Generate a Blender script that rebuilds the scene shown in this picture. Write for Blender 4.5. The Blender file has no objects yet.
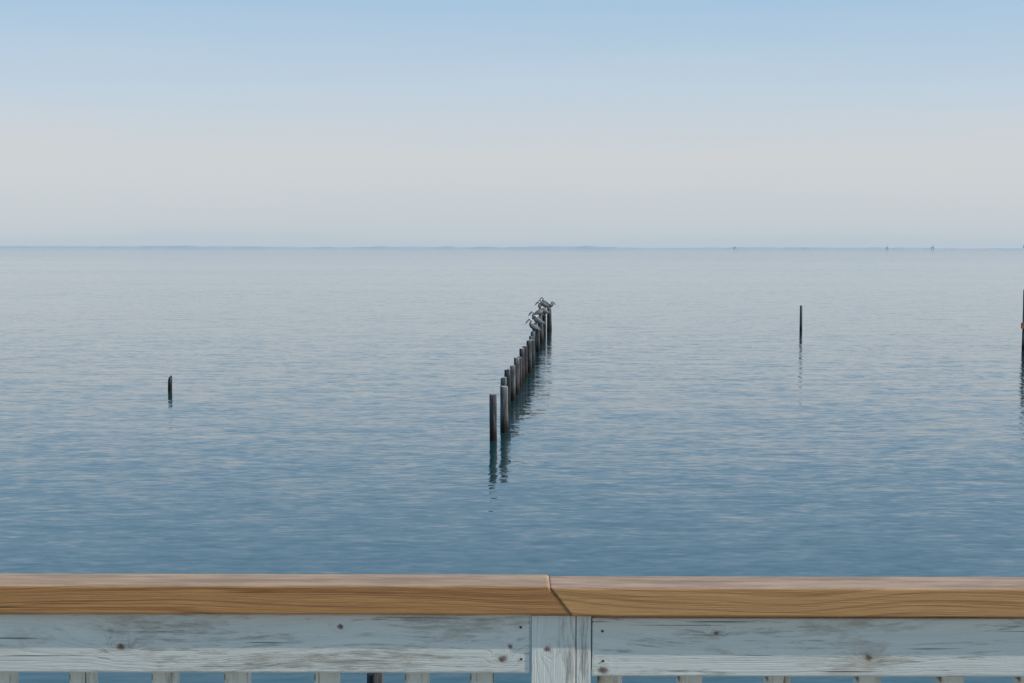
import bpy, bmesh, math, random
from mathutils import Vector, Matrix, noise as mnoise
random.seed(7)
sc = bpy.context.scene
sc.view_settings.view_transform = 'Standard'
sc.view_settings.look = 'None'
sc.view_settings.exposure = 0
COL = sc.collection

# ------------------------------------------------------------ helpers
def s2l(c):
    return tuple((v/255/12.92) if v/255 <= 0.04045 else ((v/255+0.055)/1.055)**2.4 for v in c)

class NT:
    def __init__(s, tree): s.t = tree; s.n = tree.nodes; s.l = tree.links
    def add(s, typ, **kw):
        nd = s.n.new(typ)
        for k, v in kw.items(): setattr(nd, k, v)
        return nd
    def link(s, a, b): s.l.new(a, b)
    def put(s, sock, v):
        if isinstance(v, bpy.types.NodeSocket): s.l.new(v, sock)
        else: sock.default_value = v
    def math(s, op, a, b=0.0, c=None, clamp=False):
        nd = s.add('ShaderNodeMath', operation=op, use_clamp=clamp)
        s.put(nd.inputs[0], a); s.put(nd.inputs[1], b)
        if c is not None: s.put(nd.inputs[2], c)
        return nd.outputs[0]
    def vmath(s, op, a, b=(0, 0, 0)):
        nd = s.add('ShaderNodeVectorMath', operation=op)
        s.put(nd.inputs[0], a); s.put(nd.inputs[1], b)
        return nd.outputs[0]
    def mix(s, f, a, b, mode='MIX'):
        nd = s.add('ShaderNodeMix', data_type='RGBA', blend_type=mode)
        s.put(nd.inputs[0], f)
        s.put(nd.inputs[6], a if isinstance(a, bpy.types.NodeSocket) else tuple(a)[:3]+(1,))
        s.put(nd.inputs[7], b if isinstance(b, bpy.types.NodeSocket) else tuple(b)[:3]+(1,))
        return nd.outputs[2]
    def ramp(s, f, stops, interp='LINEAR'):
        nd = s.add('ShaderNodeValToRGB'); cr = nd.color_ramp; cr.interpolation = interp
        while len(cr.elements) < len(stops): cr.elements.new(0.5)
        for e, (p, c) in zip(cr.elements, stops):
            e.position = p
            e.color = (c, c, c, 1) if isinstance(c, (int, float)) else tuple(c)[:3]+(1,)
        s.put(nd.inputs[0], f)
        return nd.outputs[0]
    def noise(s, vec, scale=1, detail=3, rough=0.5, dist=0.0, out='Fac'):
        nd = s.add('ShaderNodeTexNoise'); s.put(nd.inputs['Vector'], vec)
        nd.inputs['Scale'].default_value = scale; nd.inputs['Detail'].default_value = detail
        nd.inputs['Roughness'].default_value = rough; nd.inputs['Distortion'].default_value = dist
        return nd.outputs[out]
    def sep(s, v):
        nd = s.add('ShaderNodeSeparateXYZ'); s.put(nd.inputs[0], v); return nd.outputs
    def comb(s, x, y, z):
        nd = s.add('ShaderNodeCombineXYZ')
        s.put(nd.inputs[0], x); s.put(nd.inputs[1], y); s.put(nd.inputs[2], z); return nd.outputs[0]

def new_mat(name):
    m = bpy.data.materials.new(name); m.use_nodes = True
    t = NT(m.node_tree); b = m.node_tree.nodes['Principled BSDF']
    return m, t, b

def mesh_obj(name, bm, mats=(), smooth=False, parent=None):
    me = bpy.data.meshes.new(name); bm.normal_update(); bm.to_mesh(me); bm.free()
    for m in mats: me.materials.append(m)
    if smooth:
        for p in me.polygons: p.use_smooth = True
    ob = bpy.data.objects.new(name, me); COL.objects.link(ob)
    if parent: ob.parent = parent
    return ob

def empty(name, loc=(0, 0, 0)):
    e = bpy.data.objects.new(name, None); e.location = loc; COL.objects.link(e); e.empty_display_size = 0.2
    return e

def bevel(ob, w=0.003, seg=2):
    m = ob.modifiers.new('bevel', 'BEVEL'); m.width = w; m.segments = seg; m.limit_method = 'ANGLE'
    return ob

def prism_xz(name, pts, y0, y1, mat, parent=None, bw=0.003):
    cx = sum(p[0] for p in pts)/len(pts); cz = sum(p[1] for p in pts)/len(pts); cy = (y0+y1)/2
    bm = bmesh.new()
    a = [bm.verts.new((p[0]-cx, y0-cy, p[1]-cz)) for p in pts]
    b = [bm.verts.new((p[0]-cx, y1-cy, p[1]-cz)) for p in pts]
    n = len(pts)
    bm.faces.new(a); bm.faces.new(list(reversed(b)))
    for i in range(n): bm.faces.new((a[i], b[i], b[(i+1) % n], a[(i+1) % n]))
    bmesh.ops.recalc_face_normals(bm, faces=bm.faces[:])
    ob = mesh_obj(name, bm, [mat], parent=parent); ob.location = (cx, cy, cz)
    if bw: bevel(ob, bw)
    return ob

def box(name, x0, x1, y0, y1, z0, z1, mat, parent=None, bw=0.003):
    return prism_xz(name, [(x0, z0), (x1, z0), (x1, z1), (x0, z1)], y0, y1, mat, parent, bw)

# ------------------------------------------------------------ wood materials
def wood_mat(name, light, dark, knotcol, axis='X', weather=None, weather_amt=0.0, seed=0.0, ring=60, paint=None, paint_amt=0.0,
             top_col=None, rough=0.7, bump=0.5, knotdens=0.06, contrast=1.0, knots=()):
    m, t, b = new_mat(name)
    tc = t.add('ShaderNodeTexCoord').outputs['Object']
    rnd = t.add('ShaderNodeObjectInfo').outputs['Random']
    off = t.math('MULTIPLY_ADD', rnd, 13.0, seed)
    x, y, z = t.sep(tc)
    if axis == 'X': L0, A, B = x, z, y
    elif axis == 'Z': L0, A, B = z, x, y
    else: L0, A, B = y, x, z
    L = t.math('ADD', L0, off)
    wob = t.noise(tc, 60, 2, 0.5, out='Color')
    wob = t.vmath('MULTIPLY', t.vmath('SUBTRACT', wob, (0.5, 0.5, 0.5)), (0.012, 0.012, 0.012))
    wx, wy, wz = t.sep(wob)
    swirl = None; kn = None
    for (kl, ka, kr) in knots:
        dl = t.math('MULTIPLY', t.math('ADD', t.math('SUBTRACT', L0, kl), wx), 1/(kr*1.35))
        da = t.math('MULTIPLY', t.math('ADD', t.math('SUBTRACT', A, ka), wy), 1/kr)
        d2 = t.math('ADD', t.math('MULTIPLY', dl, dl), t.math('MULTIPLY', da, da))
        k1 = t.ramp(d2, [(0.15, 1.0), (0.6, 0.5), (1.0, 0.0)])
        s1 = t.math('DIVIDE', 1.0, t.math('MULTIPLY_ADD', d2, 0.22, 1.0)); s1 = t.math('MULTIPLY', s1, s1)
        kn = k1 if kn is None else t.math('MAXIMUM', kn, k1)
        swirl = s1 if swirl is None else t.math('ADD', swirl, s1)
    warp = t.noise(t.comb(t.math('MULTIPLY', L, 1.3), t.math('MULTIPLY', A, 6.0), B), 1.0, 2, 0.5)
    g = t.math('ADD', t.math('MULTIPLY', A, ring), t.math('MULTIPLY', B, ring*0.6))
    g = t.math('ADD', g, t.math('MULTIPLY', warp, 10.0))
    if swirl is not None: g = t.math('ADD', g, t.math('MULTIPLY', swirl, 6.0))
    g = t.math('ADD', g, off)
    gn = t.noise(t.comb(t.math('MULTIPLY', L, 0.6), g, 0.0), 1.6, 2, 0.6)
    rings = t.ramp(gn, [(0.36, 0.0), (0.52, 0.3), (0.58, 1.0), (0.66, 0.25), (0.72, 0.9)])
    fine = t.noise(t.comb(t.math('MULTIPLY', L, 12), t.math('MULTIPLY', A, 520), t.math('MULTIPLY', B, 300)), 1.0, 3, 0.65)
    fine = t.ramp(fine, [(0.32, 0.0), (0.68, 1.0)])
    fac = t.math('MULTIPLY_ADD', rings, 0.62*contrast, t.math('MULTIPLY', fine, 0.38), clamp=True)
    col = t.mix(fac, light, dark)
    big = t.noise(t.comb(t.math('MULTIPLY', L, 2.6), t.math('MULTIPLY', A, 18), B), 1.0, 5, 0.65)
    if weather is not None:
        w = t.ramp(big, [(0.42, 0.0), (0.6, 1.0)])
        col = t.mix(t.math('MULTIPLY', w, weather_amt), col, weather)
    pm = None
    if paint is not None:
        pn = t.noise(t.comb(t.math('MULTIPLY', L, 22), t.math('MULTIPLY', A, 160), t.math('MULTIPLY', B, 60)), 1.0, 5, 0.7)
        pn2 = t.noise(t.comb(t.math('MULTIPLY', L, 3.5), t.math('MULTIPLY', A, 18), B), 1.0, 3, 0.6)
        v = t.math('ADD', t.math('MULTIPLY', pn, 0.5), t.math('MULTIPLY', pn2, 0.5))
        v = t.math('ADD', v, t.math('MULTIPLY', rings, 0.05))
        if kn is not None: v = t.math('ADD', v, t.math('MULTIPLY', swirl, 0.05))
        pm = t.ramp(v, [(paint_amt-0.03, 1.0), (paint_amt+0.05, 0.3), (paint_amt+0.12, 0.1)])
        pcol = t.mix(big, paint, tuple(c*0.80 for c in paint))
        pcol = t.mix(t.math('MULTIPLY', rings, 0.15), pcol, tuple(c*0.45 for c in paint))
        st = t.ramp(t.noise(t.comb(t.math('MULTIPLY', L, 6), t.math('MULTIPLY', A, 22), t.math('ADD', B, 4.0)), 1, 5, 0.7), [(0.54, 0.0), (0.70, 0.7)])
        pcol = t.mix(st, pcol, (0.42, 0.34, 0.24))
        col = t.mix(pm, col, pcol)
    if kn is not None:
        halo = t.ramp(swirl, [(0.45, 0.0), (0.85, 0.35)])
        col = t.mix(halo, col, tuple(c*2.6 for c in knotcol))
        col = t.mix(t.math('MULTIPLY', kn, 0.8), col, knotcol)
    ck = t.noise(t.comb(t.math('MULTIPLY', L, 3.0), t.math('MULTIPLY', A, 210), t.math('MULTIPLY', B, 120)), 1.0, 2, 0.5)
    ckm = t.ramp(ck, [(0.29, 1.0), (0.33, 0.0)])
    col = t.mix(t.math('MULTIPLY', ckm, 0.75), col, tuple(c*0.22 for c in dark))
    if top_col is not None:
        nz = t.sep(t.add('ShaderNodeNewGeometry').outputs['Normal'])[2]
        up = t.ramp(nz, [(0.3, 0.0), (0.9, 1.0)])
        tcol = t.mix(t.math('MULTIPLY', fac, 0.9), top_col, tuple(c*0.55 for c in top_col))
        stain = t.ramp(t.noise(t.comb(t.math('MULTIPLY', L, 7), t.math('MULTIPLY', A, 20), t.math('MULTIPLY', B, 45)), 1.0, 5, 0.7), [(0.42, 0), (0.62, 0.75)])
        tcol = t.mix(stain, tcol, tuple(c*0.45 for c in top_col))
        col = t.mix(up, col, tcol)
    t.put(b.inputs['Base Color'], col)
    b.inputs['Roughness'].default_value = rough
    bp = t.add('ShaderNodeBump'); bp.inputs['Strength'].default_value = bump; bp.inputs['Distance'].default_value = 0.002
    h = t.math('SUBTRACT', t.math('ADD', t.math('MULTIPLY', fine, 0.4), t.math('MULTIPLY', rings, -0.3)), t.math('MULTIPLY', ckm, 1.5))
    if pm is not None: h = t.math('ADD', h, t.math('MULTIPLY', pm, 0.6))
    t.put(bp.inputs['Height'], h); t.link(bp.outputs[0], b.inputs['Normal'])
    return m

KN = (0.10, 0.055, 0.030)
m_cap = wood_mat('cap_lumber', (0.72, 0.36, 0.125), (0.25, 0.09, 0.024), (0.10, 0.04, 0.015), 'X', (0.45, 0.20, 0.065), 0.45,
                 seed=2.0, ring=90, top_col=(0.64, 0.40, 0.24), contrast=1.0)
m_cap2 = wood_mat('cap_lumber_tan', (0.80, 0.43, 0.16), (0.32, 0.13, 0.042), (0.12, 0.05, 0.02), 'X', (0.56, 0.28, 0.10), 0.45,
                 seed=5.3, ring=70, top_col=(0.64, 0.40, 0.25), contrast=0.9)
WP = dict(paint=(0.92, 0.90, 0.79), paint_amt=0.575)
m_whiteL = wood_mat('worn_white_paint', (0.58, 0.54, 0.45), (0.25, 0.225, 0.18), KN, 'X', (0.42, 0.37, 0.29), 0.5,
                   seed=1.0, ring=55, knots=((.737, -.022, .005), (.748, -.004, .003), (.4925, .025, .004), (.16, -.006, .005)), **WP)
m_whiteR = wood_mat('worn_white_paint_right', (0.58, 0.54, 0.45), (0.25, 0.225, 0.18), KN, 'X', (0.42, 0.37, 0.29), 0.5,
                   seed=4.4, ring=55, knots=((-.771, -.034, .006), (-.60, .024, .003), (-.37, -.014, .005)), **WP)
m_whitez = wood_mat('worn_white_paint_post', (0.58, 0.54, 0.45), (0.25, 0.225, 0.18), KN, 'Z', (0.42, 0.37, 0.29), 0.5,
                   seed=3.0, ring=55, knots=((.395, -.02, .0045),), **WP)
m_deck = wood_mat('deck_plank', (0.34, 0.29, 0.23), (0.20, 0.16, 0.12), (0.08, 0.05, 0.03), 'X', (0.3, 0.29, 0.27), 0.5, seed=9.0)

def piling_mat():
    m, t, b = new_mat('weathered_piling_wood')
    tc = t.add('ShaderNodeTexCoord').outputs['Object']
    rnd = t.add('ShaderNodeObjectInfo').outputs['Random']
    geo = t.add('ShaderNodeNewGeometry')
    pz = t.sep(geo.outputs['Position'])[2]
    nz = t.sep(geo.outputs['Normal'])[2]
    x, y, z = t.sep(tc)
    v = t.comb(t.math('MULTIPLY_ADD', rnd, 30, t.math('MULTIPLY', x, 22)), t.math('MULTIPLY', y, 22), t.math('MULTIPLY', z, 1.6))
    n = t.noise(v, 1, 5, 0.65)
    col = t.ramp(n, [(0.3, (0.020, 0.020, 0.020)), (0.5, (0.075, 0.073, 0.072)), (0.7, (0.23, 0.225, 0.215))])
    shade = t.math('MULTIPLY_ADD', rnd, 1.2, 0.3)
    col = t.mix(1.0, col, t.comb(shade, shade, shade), 'MULTIPLY')
    n2 = t.noise(tc, 5, 4, 0.7)
    wet = t.ramp(t.math('ADD', pz, t.math('MULTIPLY', n2, 0.6)), [(0.45, 1.0), (1.25, 0.0)])
    col = t.mix(wet, col, (0.014, 0.011, 0.007))
    drop = t.ramp(t.math('MULTIPLY', pz, 0.5), [(0.6, 0.0), (0.69, 1.0)])
    streak = t.ramp(t.noise(t.comb(t.math('MULTIPLY', x, 26), t.math('MULTIPLY_ADD', rnd, 9, t.math('MULTIPLY', y, 26)), t.math('MULTIPLY', z, 1.2)), 1, 3), [(0.5, 0.0), (0.62, 0.55)])
    col = t.mix(t.math('MULTIPLY', drop, streak), col, (0.40, 0.40, 0.40))
    top = t.ramp(nz, [(0.5, 0.0), (0.85, 1.0)])
    col = t.mix(t.math('MULTIPLY', t.math('MULTIPLY', top, 0.9), drop), col, (0.45, 0.43, 0.40))
    t.put(b.inputs['Base Color'], col); b.inputs['Roughness'].default_value = 0.85
    b.inputs['Specular IOR Level'].default_value = 0.3
    bp = t.add('ShaderNodeBump'); bp.inputs['Strength'].default_value = 0.8; bp.inputs['Distance'].default_value = 0.02
    t.put(bp.inputs['Height'], n); t.link(bp.outputs[0], b.inputs['Normal'])
    return m
m_pile = piling_mat()

# ------------------------------------------------------------ pilings
def piling(name, x, y, top, r, lean=(0, 0), jag=0.015, parent=None, tilt=0.0, depth=1.6, taper=1.12):
    bm = bmesh.new(); N = 20; rows = 15
    sd = random.random()*50
    rings = []
    for j in range(rows):
        f = j/(rows-1); zz = -depth+(top+depth)*f
        rr = r*(taper-(taper-1)*f)
        ring = []
        for i in range(N):
            a = 2*math.pi*i/N
            q = 1+0.10*(mnoise.noise(Vector((math.cos(a)*1.3+sd, math.sin(a)*1.3, zz*0.6))))+0.05*mnoise.noise(Vector((math.cos(a)*4+sd, math.sin(a)*4, zz*1.5)))
            zt = zz
            if j == rows-1: zt += jag*2*mnoise.noise(Vector((math.cos(a)*1.5, math.sin(a)*1.5, sd)))+tilt*math.cos(a)*r
            ring.append(bm.verts.new((rr*q*math.cos(a)+lean[0]*max(zz, 0), rr*q*math.sin(a)+lean[1]*max(zz, 0), zt)))
        rings.append(ring)
    for j in range(rows-1):
        for i in range(N):
            bm.faces.new((rings[j][i], rings[j][(i+1) % N], rings[j+1][(i+1) % N], rings[j+1][i]))
    last = rings[-1]
    c = Vector((lean[0]*top, lean[1]*top, top))
    inn = [bm.verts.new(c+(v.co-c)*0.86+Vector((0, 0, 0.012))) for v in last]
    inn2 = [bm.verts.new(c+(v.co-c)*0.45+Vector((0, 0, 0.004+jag*random.uniform(-1, 1)))) for v in last]
    cen = bm.verts.new(c+Vector((0, 0, 0.0)))
    for i in range(N):
        k = (i+1) % N
        bm.faces.new((last[i], last[k], inn[k], inn[i])); bm.faces.new((inn[i], inn[k], inn2[k], inn2[i]))
        bm.faces.new((inn2[i], inn2[k], cen))
    bm.faces.new(list(reversed(rings[0])))
    ob = mesh_obj(name, bm, [m_pile], smooth=True, parent=parent)
    ob.location = (x, y, 0)
    return ob

PILES = [  # x, y, top height, radius
    (-0.576, 44.0, 1.46, 0.110), (-0.235, 46.0, 1.50, 0.125), (-0.30, 49.6, 1.46, 0.110), (-0.17, 52.2, 1.52, 0.115),
    (0.03, 55.6, 1.38, 0.105), (0.20, 58.0, 1.50, 0.120), (0.33, 61.0, 1.30, 0.11), (0.45, 63.0, 1.54, 0.115),
    (0.62, 65.6, 1.46, 0.11), (0.84, 68.2, 1.56, 0.125), (1.03, 71.0, 1.40, 0.12), (1.02, 75.5, 1.30, 0.11),
    (1.15, 78.5, 1.35, 0.12), (1.50, 82.0, 1.5, 0.12), (1.42, 86.6, 1.40, 0.12), (1.86, 89.5, 1.3, 0.12),
    (1.80, 93.0, 1.5, 0.12), (2.18, 96.5, 1.4, 0.12), (2.02, 99.5, 1.52, 0.12), (2.62, 101.0, 1.75, 0.14),
    (2.25, 104.0, 1.6, 0.13), (2.80, 104.8, 1.45, 0.13), (2.45, 107.5, 1.62, 0.13),
    (-1.58, 16.0, 1.13, 0.095),
]
for i, (x, y, tz, r) in enumerate(PILES):
    piling('wooden_piling', x, y, tz, r, lean=(random.uniform(-.02, .02), random.uniform(-.02, .02)), tilt=random.uniform(-.25, .25))
piling('broken_piling', -14.30, 59.2, 0.54, 0.085, lean=(0.03, 0), jag=0.12, tilt=0.5)
piling('channel_marker_piling', 20.95, 103.0, 1.86, 0.09, lean=(0.0, 0.01), jag=0.01)

# ------------------------------------------------------------ pelicans
def feather(name, base, tip):
    m, t, b = new_mat(name)
    tc = t.add('ShaderNodeTexCoord').outputs['Object']
    n = t.noise(t.vmath('MULTIPLY', tc, (14, 50, 40)), 1, 4, 0.6)
    col = t.ramp(n, [(0.35, base), (0.65, tip)])
    t.put(b.inputs['Base Color'], col); b.inputs['Roughness'].default_value = 0.75
    return m
m_body = feather('pelican_grey_feathers', (0.07, 0.065, 0.06), (0.18, 0.175, 0.17))
m_wing = feather('pelican_wing_feathers', (0.10, 0.10, 0.10), (0.36, 0.36, 0.36))
m_head = feather('pelican_head_feathers', (0.66, 0.62, 0.52), (0.82, 0.80, 0.72))
m_neck = feather('pelican_neck_feathers', (0.14, 0.10, 0.08), (0.30, 0.25, 0.21))
m_bill = feather('pelican_bill', (0.16, 0.13, 0.10), (0.35, 0.28, 0.2))
m_foot = feather('pelican_feet', (0.03, 0.03, 0.035), (0.06, 0.06, 0.06))

def tube(bm, path, N=14, matfn=None, sub=4):
    P = [list(p) for p in path]
    st = []
    for i in range(len(P)-1):
        p0 = P[max(i-1, 0)]; p1 = P[i]; p2 = P[i+1]; p3 = P[min(i+2, len(P)-1)]
        for k in range(sub):
            u = k/sub
            st.append(([0.5*((2*b_)+(-a_+c_)*u+(2*a_-5*b_+4*c_-d_)*u*u+(-a_+3*b_-3*c_+d_)*u**3) for a_, b_, c_, d_ in zip(p0, p1, p2, p3)], i+u))
    st.append((P[-1], len(P)-1))
    rings = []
    for j, (s, u) in enumerate(st):
        a = st[max(j-1, 0)][0]; b = st[min(j+1, len(st)-1)][0]
        T = Vector(b[:3])-Vector(a[:3]); T.normalize()
        side = Vector((0, 1, 0)); side = (side-T*side.dot(T)).normalized(); up = T.cross(side)
        ring = []
        for i in range(N):
            an = 2*math.pi*i/N
            ring.append(bm.verts.new(Vector(s[:3])+side*max(s[3], .002)*math.cos(an)+up*max(s[4], .002)*math.sin(an)))
        rings.append((ring, u))
    for j in range(len(rings)-1):
        for i in range(N):
            f = bm.faces.new((rings[j][0][i], rings[j][0][(i+1) % N], rings[j+1][0][(i+1) % N], rings[j+1][0][i]))
            f.material_index = matfn(rings[j][1]) if matfn else 0
    f = bm.faces.new(rings[0][0]); f.material_index = matfn(0) if matfn else 0
    f = bm.faces.new(rings[-1][0]); f.material_index = matfn(99) if matfn else 0

def pelican_mesh(pose):
    bm = bmesh.new()
    mf = lambda u: 0 if u < 4.3 else (3 if u < 6.4 else (2 if u < 8.2 else 4))
    if pose == 0:
        path = [(-.44, 0, .15, .045, .012), (-.28, 0, .23, .085, .06), (-.12, 0, .31, .135, .12), (.04, 0, .39, .135, .13),
                (.12, 0, .47, .085, .085), (.13, 0, .56, .050, .052), (.09, 0, .64, .042, .042), (.10, 0, .71, .044, .044),
                (.16, 0, .74, .048, .046), (.22, 0, .715, .028, .034), (.30, 0, .64, .022, .044), (.37, 0, .55, .018, .026), (.41, 0, .49, .008, .008)]
    else:
        path = [(-.48, 0, .22, .045, .012), (-.32, 0, .27, .085, .06), (-.13, 0, .31, .14, .12), (.07, 0, .36, .14, .13),
                (.16, 0, .42, .09, .09), (.17, 0, .48, .06, .06), (.12, 0, .54, .050, .045), (.11, 0, .60, .046, .044),
                (.17, 0, .63, .048, .044), (.225, 0, .60, .028, .034), (.30, 0, .52, .022, .044), (.36, 0, .43, .018, .026), (.39, 0, .37, .008, .008)]
    tube(bm, path, matfn=mf)
    for s in (-1, 1):
        tube(bm, [(.14, s*.09, .43, .02, .03), (.07, s*.128, .41, .033, .09), (-.08, s*.135, .35, .030, .11), (-.25, s*.095, .27, .024, .075),
                  (-.38, s*.05, .20, .014, .03), (-.47, s*.03, .16, .005, .008)], N=10, matfn=lambda u: 1)
        tube(bm, [(-.02, s*.06, .24, .03, .03), (.0, s*.06, .14, .016, .016), (-.01, s*.06, .05, .012, .012), (0, s*.06, .012, .013, .013)], N=8, matfn=lambda u: 5)
        v = [bm.verts.new(p) for p in ((-.03, s*.06, .004), (.09, s*.02, .004), (.11, s*.06, .004), (.09, s*.10, .004), (0, s*.06, .03))]
        for a, b_, c in ((0, 1, 4), (1, 2, 4), (2, 3, 4), (3, 0, 4)):
            bm.faces.new((v[a], v[b_], v[c])).material_index = 5
        bm.faces.new((v[3], v[2], v[1], v[0])).material_index = 5
        e = bmesh.ops.create_icosphere(bm, subdivisions=1, radius=.009)['verts']
        hp = Vector(path[8][:3])
        for q in e: q.co += hp+Vector((.01, s*.043, .008))
        for f in {f for q in e for f in q.link_faces}: f.material_index = 5
    for v in bm.verts:
        if v.co.z > .16: v.co.z -= .07
        elif v.co.z > .05: v.co.z = .05+(v.co.z-.05)*0.36
    bmesh.ops.recalc_face_normals(bm, faces=bm.faces[:])
    me = bpy.data.meshes.new('pelican'); bm.to_mesh(me); bm.free()
    for m in (m_body, m_wing, m_head, m_neck, m_bill, m_foot): me.materials.append(m)
    for p in me.polygons: p.use_smooth = True
    return me
PM = [pelican_mesh(0), pelican_mesh(1)]
BIRDS = [(12, 0, 195, 1.05), (13, 1, 170, 1.0), (14, 0, 175, 1.05), (16, 1, 20, 1.05), (17, 1, 160, 1.05),
         (18, 0, 185, 1.05), (20, 1, 170, 1.05), (21, 1, -15, 1.05), (22, 0, 170, .95)]
for pi, pose, rot, s in BIRDS:
    ob = bpy.data.objects.new('pelican', PM[pose]); COL.objects.link(ob)
    x, y, tz, r = PILES[pi]
    ob.location = (x, y, tz+0.005); ob.rotation_euler = (0, 0, math.radians(rot)); ob.scale = (s, s, s)

# ------------------------------------------------------------ deck and railing
rail = empty('wooden_railing', (0, 2.1, 4.4))
def rp(ob):
    ob.parent = rail; ob.matrix_parent_inverse = Matrix.Translation((0, -2.1, -4.4)); return ob
ZT = 5.4945; ZB = 5.4505
Y0, Y1 = 2.100, 2.180
rp(prism_xz('cap_rail_left', [(-2.6, ZB), (0.0895, ZB), (0.0555, ZT), (-2.6, ZT)], Y0, Y1, m_cap))
rp(prism_xz('cap_rail_right', [(0.0915, ZB-.002), (2.7, ZB-.002), (2.7, ZT-.002), (0.0575, ZT-.002)], Y0-.001, Y1-.002, m_cap2))
px0, px1 = 0.0305, 0.1195; pf, pb = 2.1135, 2.178
def post(name, x0, x1, zt, split=None):
    cx = (x0+x1)/2; bm = bmesh.new()
    prof = [(x0, pf), (x1, pf), (x1, pb), (x0, pb)]
    if split: prof = [(x0, pf), (split-.0009, pf), (split, pf+.012), (split+.0009, pf+.0006), (x1, pf+.0006), (x1, pb), (x0, pb)]
    lo = [bm.verts.new((p[0]-cx, p[1]-pf, 4.25-5)) for p in prof]; hi = [bm.verts.new((p[0]-cx, p[1]-pf, zt-5)) for p in prof]
    n = len(prof)
    for i in range(n): bm.faces.new((lo[i], lo[(i+1) % n], hi[(i+1) % n], hi[i]))
    bm.faces.new(hi); bm.faces.new(list(reversed(lo)))
    bmesh.ops.recalc_face_normals(bm, faces=bm.faces[:])
    ob = mesh_obj(name, bm, [m_whitez]); ob.location = (cx, pf, 5); bevel(ob, .0012); return rp(ob)
post('post', px0, px1, ZB-.004, 0.0975)
post('post_left', -1.62, -1.531, ZB-.004); post('post_right', 1.70, 1.789, ZB-.006)
bf, bb = 2.1155, 2.148
rp(box('upper_rail_left', -1.529, px0-.0025, bf, bb, 5.3565, ZB-.002, m_whiteL))
rp(box('upper_rail_right', px1+.0025, 1.698, bf+.001, bb, 5.352, ZB-.0085, m_whiteR))
rp(box('lower_rail_left', -1.529, px0-.0025, bf, bb, 4.50, 4.589, m_whiteL))
rp(box('lower_rail_right', px1+.0025, 1.698, bf, bb, 4.50, 4.589, m_whiteR))
bx = [-1.40, -1.275, -1.15, -1.03, -.908, -.786, -.6625, -.5356, -.424, -.285, -.1455, -.045, .152, .2755, .4117, .551, .678, .80, .925, 1.05, 1.17, 1.295, 1.42, 1.54]
for k, x in enumerate(bx):
    rp(box('baluster_%d' % (k+1), x-.0185, x+.0185, 2.1495, 2.1800, 4.46, 5.430, m_whitez, bw=.0025))
m_screw, t, b = new_mat('rusty_screw'); b.inputs['Metallic'].default_value = 0.5; b.inputs['Roughness'].default_value = 0.6
t.put(b.inputs['Base Color'], t.ramp(t.noise(t.add('ShaderNodeTexCoord').outputs['Object'], 600, 3), [(0.4, (0.07, 0.045, 0.035)), (0.6, (0.18, 0.12, 0.09))]))
for i, (x, z, y) in enumerate([(0.014, 5.428, bf), (0.015, 5.379, bf), (0.1375, 5.422, bf+.001), (0.139, 5.376, bf+.001)]):
    bm = bmesh.new(); bmesh.ops.create_cone(bm, cap_ends=True, segments=16, radius1=.0022, radius2=.0018, depth=.0016)
    ob = mesh_obj('screw_%d' % (i+1), bm, [m_screw]); ob.rotation_euler = (math.radians(90), 0, 0); ob.location = (x, y-.0002, z); rp(ob)
deck = empty('wooden_deck', (0, 0, 4.4))
def dp(ob):
    ob.parent = deck; ob.matrix_parent_inverse = Matrix.Translation((0, 0, -4.4)); return ob
yy = -2.6; i = 0
while yy < 1.97:
    i += 1; dp(box('plank_%d' % i, -2.7, 2.8, yy, yy+.138, 4.362, 4.4, m_deck)); yy += .144
for i, x in enumerate([-2.4, -1.2, 0, 1.2, 2.4]): dp(box('joist_%d' % (i+1), x, x+.04, -2.6, 2.06, 4.16, 4.3605, m_deck))
dp(box('rim_beam', -2.7, 2.8, 2.062, 2.11, 4.16, 4.398, m_deck))
for i, (x, y) in enumerate([(-2.2, 1.85), (2.3, 1.85), (-2.2, -2.2), (2.3, -2.2)]):
    o = piling('support_%d' % (i+1), x, y, 4.15, .13); dp(o)

# ------------------------------------------------------------ pier at right edge
m_red, t, b = new_mat('faded_red_paint'); t.put(b.inputs['Base Color'], t.ramp(t.noise(t.add('ShaderNodeTexCoord').outputs['Object'], 6, 4), [(0.35, (0.30, 0.09, 0.05)), (0.65, (0.42, 0.16, 0.10))]))
m_grey, t, b = new_mat('pier_timber'); t.put(b.inputs['Base Color'], t.ramp(t.noise(t.add('ShaderNodeTexCoord').outputs['Object'], 4, 5), [(0.35, (0.07, 0.055, 0.045)), (0.65, (0.20, 0.16, 0.13))]))
pier = empty('fishing_pier', (33, 84, 0))
def pp(ob):
    ob.parent = pier; ob.matrix_parent_inverse = Matrix.Translation((-33, -84, 0)); return ob
for i, (x, y, h) in enumerate([(30.30, 84, 3.58), (33.2, 84, 5.9), (36.2, 84, 5.9), (32.6, 88, 3.4), (34.2, 88, 5.9), (36.2, 88, 5.9)]):
    pp(piling('pile_%d' % (i+1), x, y, h, .11))
pp(box('deck_boards', 32.3, 40, 84.15, 88.3, 1.62, 1.72, m_grey)); pp(box('deck_beam', 30.05, 40, 83.8, 83.87, 1.3, 1.64, m_red))
pp(box('rail_top', 30.4, 40, 83.9, 84.0, 2.62, 2.72, m_grey)); pp(box('rail_mid', 30.4, 40, 83.92, 84.0, 2.15, 2.23, m_grey))
pp(prism_xz('canopy_roof', [(30.4, 6.05), (34.7, 6.6), (39.3, 6.05), (39.3, 6.2), (34.7, 6.78), (30.4, 6.2)], 83.2, 84.75, m_grey))
for i in range(20): pp(piling('approach_pile_%d' % (i+1), 38.0+(i % 2)*2.0, 82-(i//2)*6, 1.6, .12))
pp(box('approach_deck', 37.7, 40.3, 22, 83.68, 1.62, 1.72, m_grey))

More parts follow.
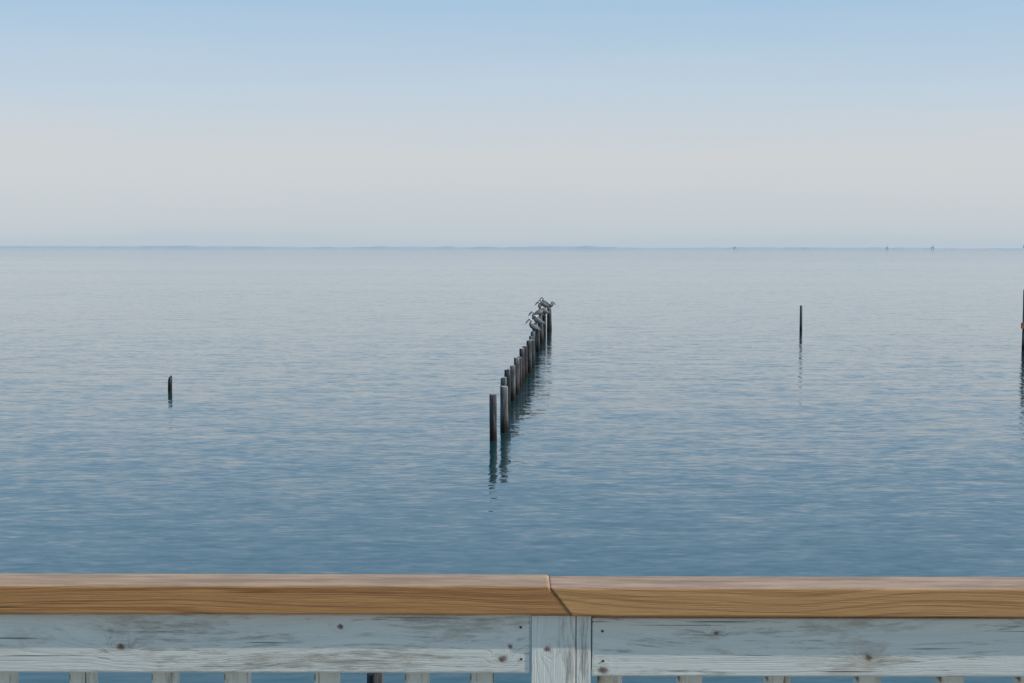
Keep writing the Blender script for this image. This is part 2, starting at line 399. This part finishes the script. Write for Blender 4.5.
# ------------------------------------------------------------ distant shore
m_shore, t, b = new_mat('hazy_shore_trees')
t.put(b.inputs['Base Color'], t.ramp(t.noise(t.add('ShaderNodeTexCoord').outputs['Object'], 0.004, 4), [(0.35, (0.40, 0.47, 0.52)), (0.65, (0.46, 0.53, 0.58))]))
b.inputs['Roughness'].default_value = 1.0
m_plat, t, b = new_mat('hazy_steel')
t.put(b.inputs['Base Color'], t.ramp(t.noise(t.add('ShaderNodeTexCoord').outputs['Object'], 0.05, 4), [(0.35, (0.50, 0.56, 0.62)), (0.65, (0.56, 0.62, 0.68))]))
def shore(name, x0, x1, y, hmax, step=35, sd=0):
    bm = bmesh.new(); prev = None; n = int((x1-x0)/step)
    for i in range(n+1):
        x = x0+i*step; f = i/n
        env = min(1, f*6, (1-f)*6)
        h = max(0.3, hmax*env*(0.55+0.5*mnoise.noise(Vector((x*.0012, sd, 0)))+0.28*mnoise.noise(Vector((x*.009, sd, 3)))))
        yo = y+120*mnoise.noise(Vector((x*.0006, sd+5, 0)))
        cur = [bm.verts.new((x, yo-60, -0.5)), bm.verts.new((x, yo, h)), bm.verts.new((x, yo+250, h*.8)), bm.verts.new((x, yo+300, -.5))]
        if prev:
            for k in range(3): bm.faces.new((prev[k], cur[k], cur[k+1], prev[k+1]))
        prev = cur
    bmesh.ops.recalc_face_normals(bm, faces=bm.faces[:])
    return mesh_obj(name, bm, [m_shore])
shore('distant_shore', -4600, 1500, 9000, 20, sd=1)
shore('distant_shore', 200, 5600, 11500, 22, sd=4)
def platform(x, y, s):
    e = empty('offshore_platform', (x, y, 0))
    def q(*a, n):
        o = box(n, *a, m_plat, bw=0); o.parent = e; return o
    for i, (a, c) in enumerate([(-9, -9), (9, -9), (-9, 9), (9, 9)]): q(a-1.2, a+1.2, c-1.2, c+1.2, -2, 14, n='leg_%d' % (i+1))
    q(-13, 13, -12, 12, 14.01, 18, n='deck'); q(-9, 2, -8, 8, 18.02, 25, n='module')
    o = prism_xz('derrick', [(4, 18.05), (11, 18.05), (8.2, 42), (6.8, 42)], 4, 9, m_plat, bw=0); o.parent = e
    e.scale = (s, s, s)
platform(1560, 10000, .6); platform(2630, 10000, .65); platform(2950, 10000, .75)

# ------------------------------------------------------------ water
m_w, t, b = new_mat('calm_bay_water')
pos = t.add('ShaderNodeNewGeometry').outputs['Position']
def slope(vscale, detail, rough, amp, seed, dist=0.2):
    v = t.vmath('ADD', t.vmath('MULTIPLY', pos, vscale), (seed, seed*1.7, 0))
    c = t.noise(v, 1, detail, rough, dist, out='Color')
    c = t.vmath('SUBTRACT', c, (0.5, 0.5, 0.5))
    return t.vmath('MULTIPLY', c, (amp[0], amp[1], 0))
mid = slope((0.40, 1.25, 1), 4, 0.68, (0.09, 0.115), 11, 0.5)
fin = slope((2.0, 6.0, 1), 2, 0.6, (0.09, 0.15), 23, 0.4)
wind = t.ramp(t.noise(t.vmath('MULTIPLY', pos, (0.004, 0.020, 1)), 1, 4, 0.55), [(0.35, 0.7), (0.65, 1.25)])
py = t.sep(pos)[1]
fetch = t.ramp(t.math('MULTIPLY', py, 1/2000), [(0.022, 1.1/4), (0.030, 1.5/4), (0.055, 1.9/4), (0.5, 1.0)])
amp = t.math('MULTIPLY', wind, t.math('MULTIPLY', fetch, 4.0))
sl = t.vmath('ADD', mid, fin)
sl = t.vmath('MULTIPLY', sl, t.comb(amp, amp, amp))
nrm = t.vmath('NORMALIZE', t.vmath('ADD', sl, (0, 0, 1)))
t.link(nrm, b.inputs['Normal'])
t.put(b.inputs['Base Color'], (0.014, 0.058, 0.066, 1)); b.inputs['Roughness'].default_value = 0.03; b.inputs['IOR'].default_value = 1.66
bm = bmesh.new()
ys = [-400, -50, 0, 60, 200, 800, 3000, 12000, 60000]; xs = [-60000, -12000, -3000, -600, -100, 0, 100, 600, 3000, 12000, 60000]
g = [[bm.verts.new((x, y, 0)) for x in xs] for y in ys]
for j in range(len(ys)-1):
    for i in range(len(xs)-1): bm.faces.new((g[j][i], g[j][i+1], g[j+1][i+1], g[j+1][i]))
mesh_obj('water', bm, [m_w])

# ------------------------------------------------------------ sky and sun
SUN_EL = 34; sun_dir = Vector((0.94, -0.17, 0)).normalized()*math.cos(math.radians(SUN_EL)); sun_dir.z = math.sin(math.radians(SUN_EL))
w = bpy.data.worlds.new("World"); sc.world = w; w.use_nodes = True
t = NT(w.node_tree); bg = w.node_tree.nodes['Background']
sky = t.add('ShaderNodeTexSky', sky_type='NISHITA'); sky.sun_disc = False
sky.sun_elevation = math.radians(SUN_EL); sky.sun_rotation = math.atan2(sun_dir.x, sun_dir.y)
sky.air_density = 1.0; sky.dust_density = 1.5; sky.ozone_density = 1.5
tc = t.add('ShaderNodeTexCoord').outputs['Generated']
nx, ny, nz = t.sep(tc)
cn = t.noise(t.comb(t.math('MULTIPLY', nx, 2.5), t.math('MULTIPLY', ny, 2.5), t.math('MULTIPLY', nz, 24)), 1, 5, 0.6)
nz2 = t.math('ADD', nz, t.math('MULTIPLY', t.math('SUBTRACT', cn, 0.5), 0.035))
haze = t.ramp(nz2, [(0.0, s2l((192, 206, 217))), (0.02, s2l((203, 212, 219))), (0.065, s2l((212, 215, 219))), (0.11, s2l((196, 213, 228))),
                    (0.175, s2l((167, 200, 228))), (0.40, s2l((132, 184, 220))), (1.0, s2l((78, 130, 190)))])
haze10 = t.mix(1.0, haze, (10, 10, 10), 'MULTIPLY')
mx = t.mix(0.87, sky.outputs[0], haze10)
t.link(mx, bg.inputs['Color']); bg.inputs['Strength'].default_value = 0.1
sl_ = bpy.data.lights.new('sun', 'SUN'); sl_.energy = 3.2; sl_.angle = math.radians(0.5); sl_.color = (1, 0.93, 0.84)
so = bpy.data.objects.new('sun', sl_); COL.objects.link(so); so.rotation_euler = sun_dir.to_track_quat('Z', 'Y').to_euler(); so.location = (10, -5, 20)

# ------------------------------------------------------------ camera
cd = bpy.data.cameras.new('camera'); cam = bpy.data.objects.new('camera', cd); COL.objects.link(cam)
cd.sensor_width = 36; cd.lens = 50; cd.clip_start = 0.05; cd.clip_end = 200000
R = Matrix.Rotation(math.radians(90-3.77), 4, 'X') @ Matrix.Rotation(math.radians(0.11), 4, 'Z')
cam.matrix_world = Matrix.Translation((0, 0, 6.0)) @ R
sc.camera = cam
